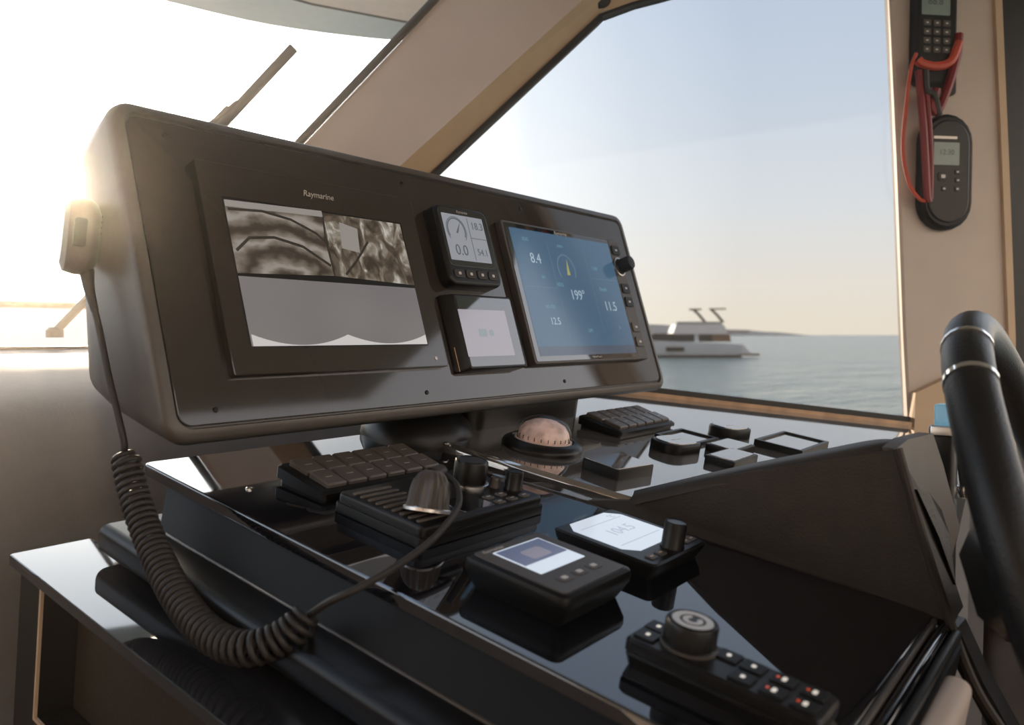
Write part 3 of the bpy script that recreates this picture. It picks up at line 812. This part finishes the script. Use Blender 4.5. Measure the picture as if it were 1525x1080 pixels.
b = MB(); b.lathe([(.0228, 0), (.0226, .0025), (.021, .003)], (.053, .012, .021), 40); b.build('knob_collar', M['steel'], rad)
knob(rad, .084, -.028, .021, .0105, .022, M['black2'])
knob(rad, .070, -.012, .021, .006, .012, M['dark'])

# ---- autopilot control
ap = thing('autopilot_controller', 'black square autopilot controller with dusk-blue screen and three buttons, nearest the console left edge', 'control unit', CON(.573, .4065))
b = MB()
b.rings([[(x, y, 0) for x, y in rrect(-.047, .047, -.046, .046, .006)], [(x, y, .004) for x, y in rrect(-.049, .049, -.048, .048, .007)], [(x, y, .017) for x, y in rrect(-.0545, .0545, -.0545, .0545, .009)], [(x, y, .023) for x, y in rrect(-.055, .055, -.055, .055, .009)], [(x, y, .027) for x, y in rrect(-.0535, .0535, -.0535, .0535, .008)], [(x, y, .0285) for x, y in rrect(-.050, .050, -.050, .050, .006)]])
b.build('body', M['black'], ap, smooth=40)
b = MB(); b.slab(-.0485, .0485, -.0485, .0485, .0285, .0293, r=.005, b=.0004); b.build('face', M['dark'], ap)
b = MB(); b.slab(-.033, .035, -.014, .039, .0293, .0296, r=.001, b=.0001); s_ = b.build('screen', M['scr_white'], ap)
b = MB(); b.slab(-.031, .033, .004, .037, .0296, .0299, r=.0005, b=.0001); b.build('picture', M['scr_dusk'], s_)
b = MB(); b.slab(-.012, .016, .008, .026, .0299, .0301, r=.004, b=.0001); b.build('picture_glow', M['scr_dusk2'], s_)
for k in range(3):
    o = MB().slab(-.0085, .0085, -.006, .006, 0, .0008, r=.004, b=.0004).build('button', M['dark'], ap); o.matrix_basis = T(-.022 + k * .0225, -.030, .0292)
    MB().slab(-.0035, .0035, -.0024, .0024, .0008, .0011, r=.001, b=.0001).build('icon', M['print'], o)
text('Raymarine', .0065, ap, (-.026, .0438, .0294), M['silver'], shear=.25)

# ---- display with knob
d2 = thing('knob_display', 'black unit with bright white screen and a tall knob, right of the autopilot controller', 'control unit', CON(.730, .412))
b = MB()
b.rings([[(x, y, 0) for x, y in rrect(-.052, .052, -.052, .052, .004)], [(x, y, .010) for x, y in rrect(-.056, .056, -.057, .057, .005)], [(x, y, .017) for x, y in rrect(-.058, .058, -.059, .059, .006)], [(x, y, .0185) for x, y in rrect(-.0555, .0555, -.0565, .0565, .005)]])
b.build('body', M['black2'], d2)
cs = .014
b = MB(); b.prism([(-.048 + cs, -.030), (.048 - cs, -.030), (.048, -.030 + cs), (.048, .054 - cs), (.048 - cs, .054), (-.048 + cs, .054), (-.048, .054 - cs), (-.048, -.030 + cs)], .0185, .0189); s_ = b.build('screen', M['scr_white'], d2, smooth=0)
text('104.5', .021, s_, (.002, .013, .0190), M['scr_whitetxt'])
for yk in (-.012, .036): MB().box(-.040, .040, yk, yk + .0012, .0189, .0191).build('divider', M['scr_whitetxt'], s_, smooth=0)
text('°C', .010, s_, (.030, .042, .0190), M['scr_whitetxt'])
knob(d2, .006, -.044, .0185, .0115, .027, M['black2'])
for k, xk in enumerate((-.040, -.022, .034, .047)):
    o = MB().slab(-.006, .006, -.005, .005, 0, .0014, r=.002, b=.0006).build('button', M['dark'], d2); o.matrix_basis = T(xk, -.045, .0185)
    MB().slab(-.003, .003, -.001, .001, .0014, .0017, r=.0004, b=.0001).build('icon', M['wood'], o)

# ---- long keypad with rotary knob
bar = thing('remote_keypad', 'long black keypad with a big rotary knob and small lit keys, lowest on the console', 'control unit', CON(.539, .226))
b = MB()
b.rings([[(x, y, 0) for x, y in rrect(-.021, .021, -.068, .068, .005)], [(x, y, .009) for x, y in rrect(-.0225, .0225, -.071, .071, .005)], [(x, y, .0105) for x, y in rrect(-.0215, .0215, -.070, .070, .005)], [(x, y, .012) for x, y in rrect(-.0235, .0235, -.072, .072, .006)], [(x, y, .0195) for x, y in rrect(-.0235, .0235, -.072, .072, .006)], [(x, y, .022) for x, y in rrect(-.0215, .0215, -.070, .070, .005)]])
b.build('body', M['black2'], bar)
k = knob(bar, .004, .033, .022, .0195, .020, M['black2'], 'rotary_knob', 56, M['silver'])
ringmesh(.004, .033, .0035, .0075, 30, 330, .0413, .0417, 24).build('knob_mark', M['silver'], k)
b = MB(); b.lathe([(.0215, 0), (.0215, .0015), (.0205, .002)], (.004, .033, .022), 40); b.build('knob_collar', M['dark'], bar)
keys = [(-.009, .060, 0), (.010, .061, 0), (.012, .005, 0), (-.010, -.014, 0), (.011, -.014, 0), (-.010, -.036, 1), (.011, -.036, 1), (-.010, -.057, 2), (.011, -.057, 2)]
for kx, ky, lit in keys:
    o = MB().slab(-.0085, .0085, -.0085, .0085, 0, .0017, r=.002, b=.0008).build('key', M['black'], bar); o.matrix_basis = T(kx, ky, .0219)
    w_ = .0032 if lit else .0022
    MB().slab(-w_, w_, -.0016, .0016, .0017, .0020, r=.0012, b=.0001).build('icon', M['white_icon'], o)
    if lit: MB().slab(-.0018, .0018, .0034, .0058, .0017, .0020, r=.0012, b=.0001).build('led', M['redled'], o)

# ================================================================== HANDSET: mic, cord, coil and plug
mic = thing('radio_handset', 'radio hand microphone hanging on the left of the pod by a coiled black cord', 'microphone', Matrix.Translation((0, 0, EYE)))
b = MB(); b.rings([[(x, y, z) for x, y in rrect(-.024 + i, .024 - i, -.040 + i, .040 - i, .018, 6)] for i, z in ((.010, -.018), (.002, -.014), (0, -.004), (0, .006), (.004, .013), (.012, .017))])
mb = b.build('mic_body', M['dark'], mic); mb.matrix_basis = frame((.404, .884, .104), (.30, .95, 0), (.10, -.03, .99))
b = MB(); b.slab(-.006, .006, -.018, .012, 0, .008, r=.003, b=.001)
o = b.build('talk_button', M['black'], mic); o.matrix_basis = mb.matrix_basis @ T(-.0255, .004, -.004) @ Matrix.Rotation(-pi / 2, 4, 'Y')
for k in range(4): MB().slab(-.012, .012, .004 + k * .006, .0065 + k * .006, .0168, .0178, r=.001, b=.0003).build('grille_bar', M['black'], mb)
b = MB(); b.box(-.008, .024, -.012, .012, -.008, .008); o = b.build('hang_bracket', M['steel'], mic, smooth=0); o.matrix_basis = Matrix.Translation((.404, .892, .10))
p = spline([(.406, .876, .068), (.405, .868, .046), (.405, .850, .010), (.405, .829, -.045), (.407, .806, -.105), (.410, .812, -.122)], 8)
n_ = len(p)
b = MB(); b.tube(p[:14], lambda i: .0075 - .00028 * i, 12); b.build('strain_relief', M['rubber'], mic)
b = MB(); b.tube(p[12:], .0034, 10); b.build('cord', M['rubber'], mic)
# coil
path = spline([(.411, .812, -.122), (.408, .786, -.164), (.400, .738, -.205), (.388, .672, -.238), (.383, .613, -.256), (.389, .570, -.258), (.408, .547, -.248), (.424, .535, -.232)], 30)
ds = [0]
for i in range(1, len(path)): ds.append(ds[-1] + (path[i] - path[i - 1]).length)
Ltot = ds[-1]; turns = 46; steps = turns * 14
def at(s):
    lo = 0
    import bisect
    i = min(max(bisect.bisect_right(ds, s) - 1, 0), len(path) - 2); t = (s - ds[i]) / max(1e-9, ds[i + 1] - ds[i])
    return path[i].lerp(path[i + 1], t), (path[i + 1] - path[i]).normalized()
hel = []; prev = None
for k in range(steps + 1):
    s_ = Ltot * k / steps; c_, t_ = at(s_)
    n1 = Vector((1, 0, 0)) - t_ * t_.x if prev is None else prev - t_ * prev.dot(t_)
    n1.normalize(); prev = n1; n2 = t_.cross(n1); a = 2 * pi * turns * k / steps
    rr = .0125 * min(1, .55 + k / 20, .5 + (steps - k) / 24)
    hel.append(c_ + (n1 * cos(a) + n2 * sin(a)) * rr)
b = MB(); b.tube(hel, .0028, 7); b.build('coiled_cord', M['rubber'], mic, smooth=80)
# straight cord to the plug and the plug itself
def cp(u, v, h): return tuple((FC @ Vector((u, v, h))) - Vector((0, 0, EYE)))
b = MB(); b.tube(spline([(.424, .535, -.232), cp(0.423, 0.516, -0.010), cp(0.431, 0.501, 0.002), cp(0.465, 0.496, 0.012), cp(0.505, 0.498, 0.022), cp(0.545, 0.509, 0.030), cp(0.587, 0.528, 0.040), cp(0.606, 0.549, 0.050), cp(0.608, 0.567, 0.056), cp(.600, .572, .060)], 8), .0032, 10); b.build('lead', M['rubber'], mic)
PM = Matrix.Translation((0, 0, -EYE)) @ FC @ T(.585, .566, .022) @ Matrix.Rotation(radians(14), 4, 'Y') @ Matrix.Rotation(radians(-10), 4, 'X')
b = MB(); b.lathe([(.0225, 0), (.023, .004), (.0215, .008), (.0205, .022), (.0185, .030), (.014, .037), (.010, .040), (.0075, .041)], (0, 0, 0), 36, knurl=.10); o = b.build('plug', M['dark'], mic); o.matrix_basis = PM
b = MB(); b.lathe([(.0245, 0), (.0245, .003), (.0235, .004)], (0, 0, 0), 40); o = b.build('plug_ring', M['steel'], mic); o.matrix_basis = PM
b = MB(); b.tube([(0, 0, .036), (.012, 0, .042), (.026, .012, .036)], lambda i: .0085 - .0018 * i, 12); o = b.build('plug_boot', M['rubber'], mic); o.matrix_basis = PM

# ================================================================== ON THE RAISED DASH
cmp_ = thing('compass', 'round domed compass with pinkish card under clear glass, below the pod', 'compass', DSH(.960, .690))
b = MB(); b.lathe([(.060, 0), (.0605, .004), (.058, .009), (.051, .013), (.046, .014), (.044, .010), (.040, .008)], n=48); b.build('base_ring', M['black2'], cmp_)
b = MB(); b.lathe([(.0435, .012), (.0432, .018), (.040, .028), (.034, .037), (.024, .0435), (.012, .047), (.0005, .048)], n=48); b.build('glass_dome', M['domeshell'], cmp_, smooth=60)
b = MB(); b.lathe([(.037, .012), (.0385, .018), (.036, .026), (.030, .034), (.018, .040), (.006, .0425), (.0005, .043)], n=40); cd = b.build('compass_card', M['card'], cmp_)
for k in range(24): MB().box(.0372, .0388, -.0006, .0006, .0155, .0205, mat=Matrix.Rotation(2 * pi * k / 24, 4, 'Z')).build('card_mark', M['lcddark'], cd, smooth=0)
ringmesh(0, 0, .0395, .0425, 0, 360, .0105, .0135, 40).build('inner_ring', M['cardwhite'], cmp_)

bx = thing('black_switch_box', 'plain black rectangular block nearest the corner of the raised dash', 'switch', DSH(.956, .560, 0, radians(-8)))
b = MB(); b.slab(-.041, .041, -.031, .031, 0, .015, r=.004, b=.002); b.build('body', M['black'], bx)
b = MB(); b.slab(-.039, .039, -.029, .029, .015, .0158, r=.003, b=.0003); b.build('lid', M['dash'], bx)

def rocker(u, v, w, d, label, kind, rz=0, h=.014):
    t = thing('dash_switch', label, 'switch', DSH(u, v, 0, rz), 'switches on the raised dash')
    if kind == 'oval':
        b = MB(); b.slab(-w, w, -d, d, 0, h, r=min(w, d) * .75, b=.003, seg=8); b.build('body', M['black'], t)
        b = MB(); b.slab(-w * .82, w * .82, -d * .82, d * .82, h, h + .0015, r=min(w, d) * .6, b=.0006, seg=8); b.build('rocker', M['dash'], t)
        b = MB(); b.slab(-w * .3, w * .3, -d * .06, d * .06, h + .0015, h + .0018, r=.001, b=.0001); b.build('mark', M['silver'], t)
    elif kind == 'frame':
        b = MB()
        for r_ in ((-w, w, -d, -d + .006), (-w, w, d - .006, d), (-w, -w + .006, -d + .006, d - .006), (w - .006, w, -d + .006, d - .006)): b.box(*r_, 0, h)
        b.build('surround', M['black'], t, smooth=0)
        b = MB(); b.slab(-w + .006, w - .006, -d + .006, d - .006, 0, h - .003, r=.002, b=.0005); b.build('plate', M['dash'], t)
    else:
        b = MB(); b.slab(-w, w, -d, d, 0, h, r=.004, b=.002); b.build('body', M['black'], t)
        b = MB(); b.slab(-w * .86, w * .86, -d * .8, d * .8, h, h + .001, r=.003, b=.0004); b.build('rocker', M['dash'], t)
    return t
rocker(1.172, .580, .040, .031, 'rounded rocker switch right of the plain black block on the raised dash', 'oval', radians(-10), .016)
rocker(1.395, .582, .038, .030, 'rounded rocker switch farthest back among the dash switches', 'oval', radians(-10), .018)
rocker(1.275, .608, .050, .036, 'flat square plate with black surround between the two rounded rockers', 'frame', 0, .006)
rocker(1.270, .528, .044, .026, 'square black switch in the middle of the dash switches', 'square', 0, .012)
rocker(1.196, .495, .050, .024, 'low square switch nearest the bolster rim', 'square', 0, .012)
rocker(1.440, .482, .075, .042, 'large flat plate with black surround nearest the side window', 'frame', 0, .012)

# ================================================================== STEERING WHEEL
WX = frame((.900, .045, EYE - .219), (cos(.021), sin(.021), 0), (-sin(.021) * sin(.326), cos(.021) * sin(.326), cos(.326)))
wh = thing('steering_wheel', 'black leather steering wheel with chrome bands at the right edge', 'steering wheel', WX)
RW = .235
b = MB(); b.tube([(RW * cos(2 * pi * k / 96), RW * sin(2 * pi * k / 96), 0) for k in range(96)], .0205, 18, closed=True); b.build('rim', M['leather'], wh)
for a in (112, 126.5):
    b = MB(); c0 = radians(a)
    b.tube([(RW * cos(c0 + q), RW * sin(c0 + q), 0) for q in (-.011, 0, .011)], .0214, 20); b.build('chrome_band', M['chrome'], wh)
for a in (-60, 90, 210):
    c0 = radians(a); b = MB(); b.tube([(.02 * cos(c0), .02 * sin(c0), -.022), (.13 * cos(c0), .13 * sin(c0), -.014), (RW * cos(c0), RW * sin(c0), 0)], lambda i: (.013, .011, .012)[i], 12); b.build('spoke', M['black2'], wh)
b = MB(); c0 = radians(168)
b.rings([[(r_ * cos(c0) + w_ * sin(c0) * q, r_ * sin(c0) - w_ * cos(c0) * q, z_ + d_ * e) for q, e in ((-1, -.5), (-.6, -1), (.6, -1), (1, -.5), (1, .5), (.6, 1), (-.6, 1), (-1, .5))] for r_, w_, z_, d_ in ((.235, .022, -.002, .012), (.215, .030, -.010, .018), (.17, .040, -.024, .024), (.10, .045, -.032, .028), (.03, .040, -.032, .024))])
b.build('spoke_cover', M['leather'], wh, smooth=60)
b = MB(); b.lathe([(.03, -.034), (.036, -.028), (.034, -.016), (.02, -.010), (.001, -.009)], n=36); b.build('hub', M['black2'], wh)
b = MB(); b.tube([(0, 0, -.03), (.10, -.05, -.06), (.205, -.105, -.09)], .016, 14); b.build('column', M['black'], wh)

# engine lever between bolster and wheel
lev = thing('engine_lever', 'black engine control lever with chrome and a small pale display beside the wheel', 'lever', Matrix.Translation((1.0, .160, EYE - .022)))
b = MB(); b.slab(-.012, .016, -.012, .012, -.30, -.088, r=.005, b=.003); b.build('body', M['black2'], lev)
b = MB(); b.slab(-.014, .018, -.014, .014, -.088, -.078, r=.004, b=.002); b.build('band', M['steel'], lev)
b = MB(); b.slab(-.004, .018, -.010, .010, -.078, -.055, r=.003, b=.002); b.build('small_display', M['scr_dim'], lev)
b = MB(); b.tube([(.020, -.012, -.095), (.024, -.014, -.125), (.032, -.016, -.150)], .006, 10); b.build('chrome_lever', M['chrome'], lev)
b = MB(); b.lathe([(.001, -.009), (.008, -.006), (.0095, 0), (.008, .006), (.001, .009)], (.032, -.016, -.155), 18); b.build('lever_knob', M['chrome'], lev)

# ================================================================== HAND-HELD UNITS ON THE POST
r1 = thing('oval_handset', 'black oval handheld unit with grey screen and buttons on the beige post, below the other', 'handheld device', FW @ T(.742, .377, 0))
def stadium(w, h_, n=10):
    out = []
    for cx_, s0 in ((h_ - w, 0), (-(h_ - w), 180)):
        for k in range(n + 1):
            a = radians(s0 + 180 * k / n); out.append((w * cos(a), cx_ + w * sin(a)))
    return out
def lofted(w, h_, lv): return [[(x, y, z) for x, y in stadium(w - i, h_ - i)] for i, z in lv]
b = MB(); b.rings(lofted(.066, .135, ((.006, 0), (.001, .004), (0, .012), (.002, .022), (.010, .028)))); b.build('body', M['black'], r1, smooth=40)
b = MB(); b.rings(lofted(.051, .118, ((0, .027), (0, .030), (.003, .0315)))); b.build('face', M['black2'], r1, smooth=40)
b = MB(); b.slab(-.040, .024, .014, .066, .0315, .0325, r=.002, b=.0004); s_ = b.build('screen', M['lcd'], r1)
text('12:30', .017, s_, (-.008, .043, .0326), M['lcddark'])
b = MB(); b.box(-.040, .018, .074, .080, .0315, .0321); b.build('name_stripe', M['silver'], r1, smooth=0)
for kx, ky, q in ((-.016, -.012, .013), (-.013, -.040, .007), (.020, -.001, .007), (.021, -.020, .007), (.020, -.040, .007)):
    o = MB().slab(-q, q, -q * .8, q * .8, 0, .002, r=q * .5, b=.0008).build('button', M['rubber'], r1); o.matrix_basis = T(kx, ky, .0312)
    MB().slab(-q * .4, q * .4, -q * .3, q * .3, .002, .0023, r=.001, b=.0001).build('icon', M['print'], o)

r2 = thing('upright_handset', 'black handheld unit with keypad wrapped by red leads, upper one on the beige post', 'handheld device', FW @ T(.706, .700, 0))
b = MB(); b.slab(-.050, .050, -.125, .155, 0, .032, r=.020, b=.006, b0=.003); b.build('body', M['black'], r2)
b = MB(); b.slab(.034, .058, -.145, -.03, .0, .022, r=.008, b=.004); b.build('clip', M['rubber'], r2)
b = MB(); b.slab(-.040, .030, .030, .110, .032, .033, r=.003, b=.0004); s_ = b.build('screen', M['lcd'], r2)
text('88.8', .022, s_, (-.006, .06, .0331), M['lcddark'])
for r in range(4):
    for c in range(3):
        o = MB().slab(-.009, .009, -.007, .007, 0, .0025, r=.003, b=.001).build('key', M['dark'], r2); o.matrix_basis = T(-.026 + c * .024, .012 - r * .020, .0315)
        MB().slab(-.003, .003, -.0015, .0015, .0025, .0028, r=.0008, b=.0001).build('icon', M['print'], o)
b = MB(); b.lathe([(.010, 0), (.010, .004), (.007, .0045)], (.053, -.020, .022), 20); b.build('ring', M['steel'], r2)

wr = thing('red_leads', 'red and orange lanyard leads looped from the upper handset down to the oval one', 'cable', FW)
def lead(nm, pts, r, m_): b = MB(); b.tube(spline(pts, 8), r, 8); return b.build(nm, m_, wr)
lead('orange_lead', [(.652, .64, .036), (.640, .607, .036), (.632, .532, .034), (.627, .426, .030), (.640, .350, .034), (.662, .312, .040), (.678, .305, .042)], .0042, M['orange'])
lead('red_lead', [(.656, .60, .040), (.660, .548, .042), (.668, .47, .043), (.674, .40, .043), (.680, .32, .043), (.684, .303, .043)], .0085, M['red'])
lead('red_lead', [(.668, .60, .044), (.675, .54, .044), (.684, .46, .043), (.688, .38, .043), (.688, .31, .043)], .006, M['red'])
lead('orange_lead', [(.757, .670, .036), (.735, .625, .040), (.700, .612, .040), (.665, .616, .040), (.655, .625, .038)], .010, M['orange'])
lead('red_lead', [(.760, .690, .030), (.752, .640, .036), (.730, .570, .040), (.704, .510, .040), (.690, .525, .040), (.700, .56, .040)], .010, M['red'])
lead('black_lead', [(.668, .60, .046), (.672, .555, .046), (.690, .545, .046), (.705, .50, .044)], .008, M['rubber'])
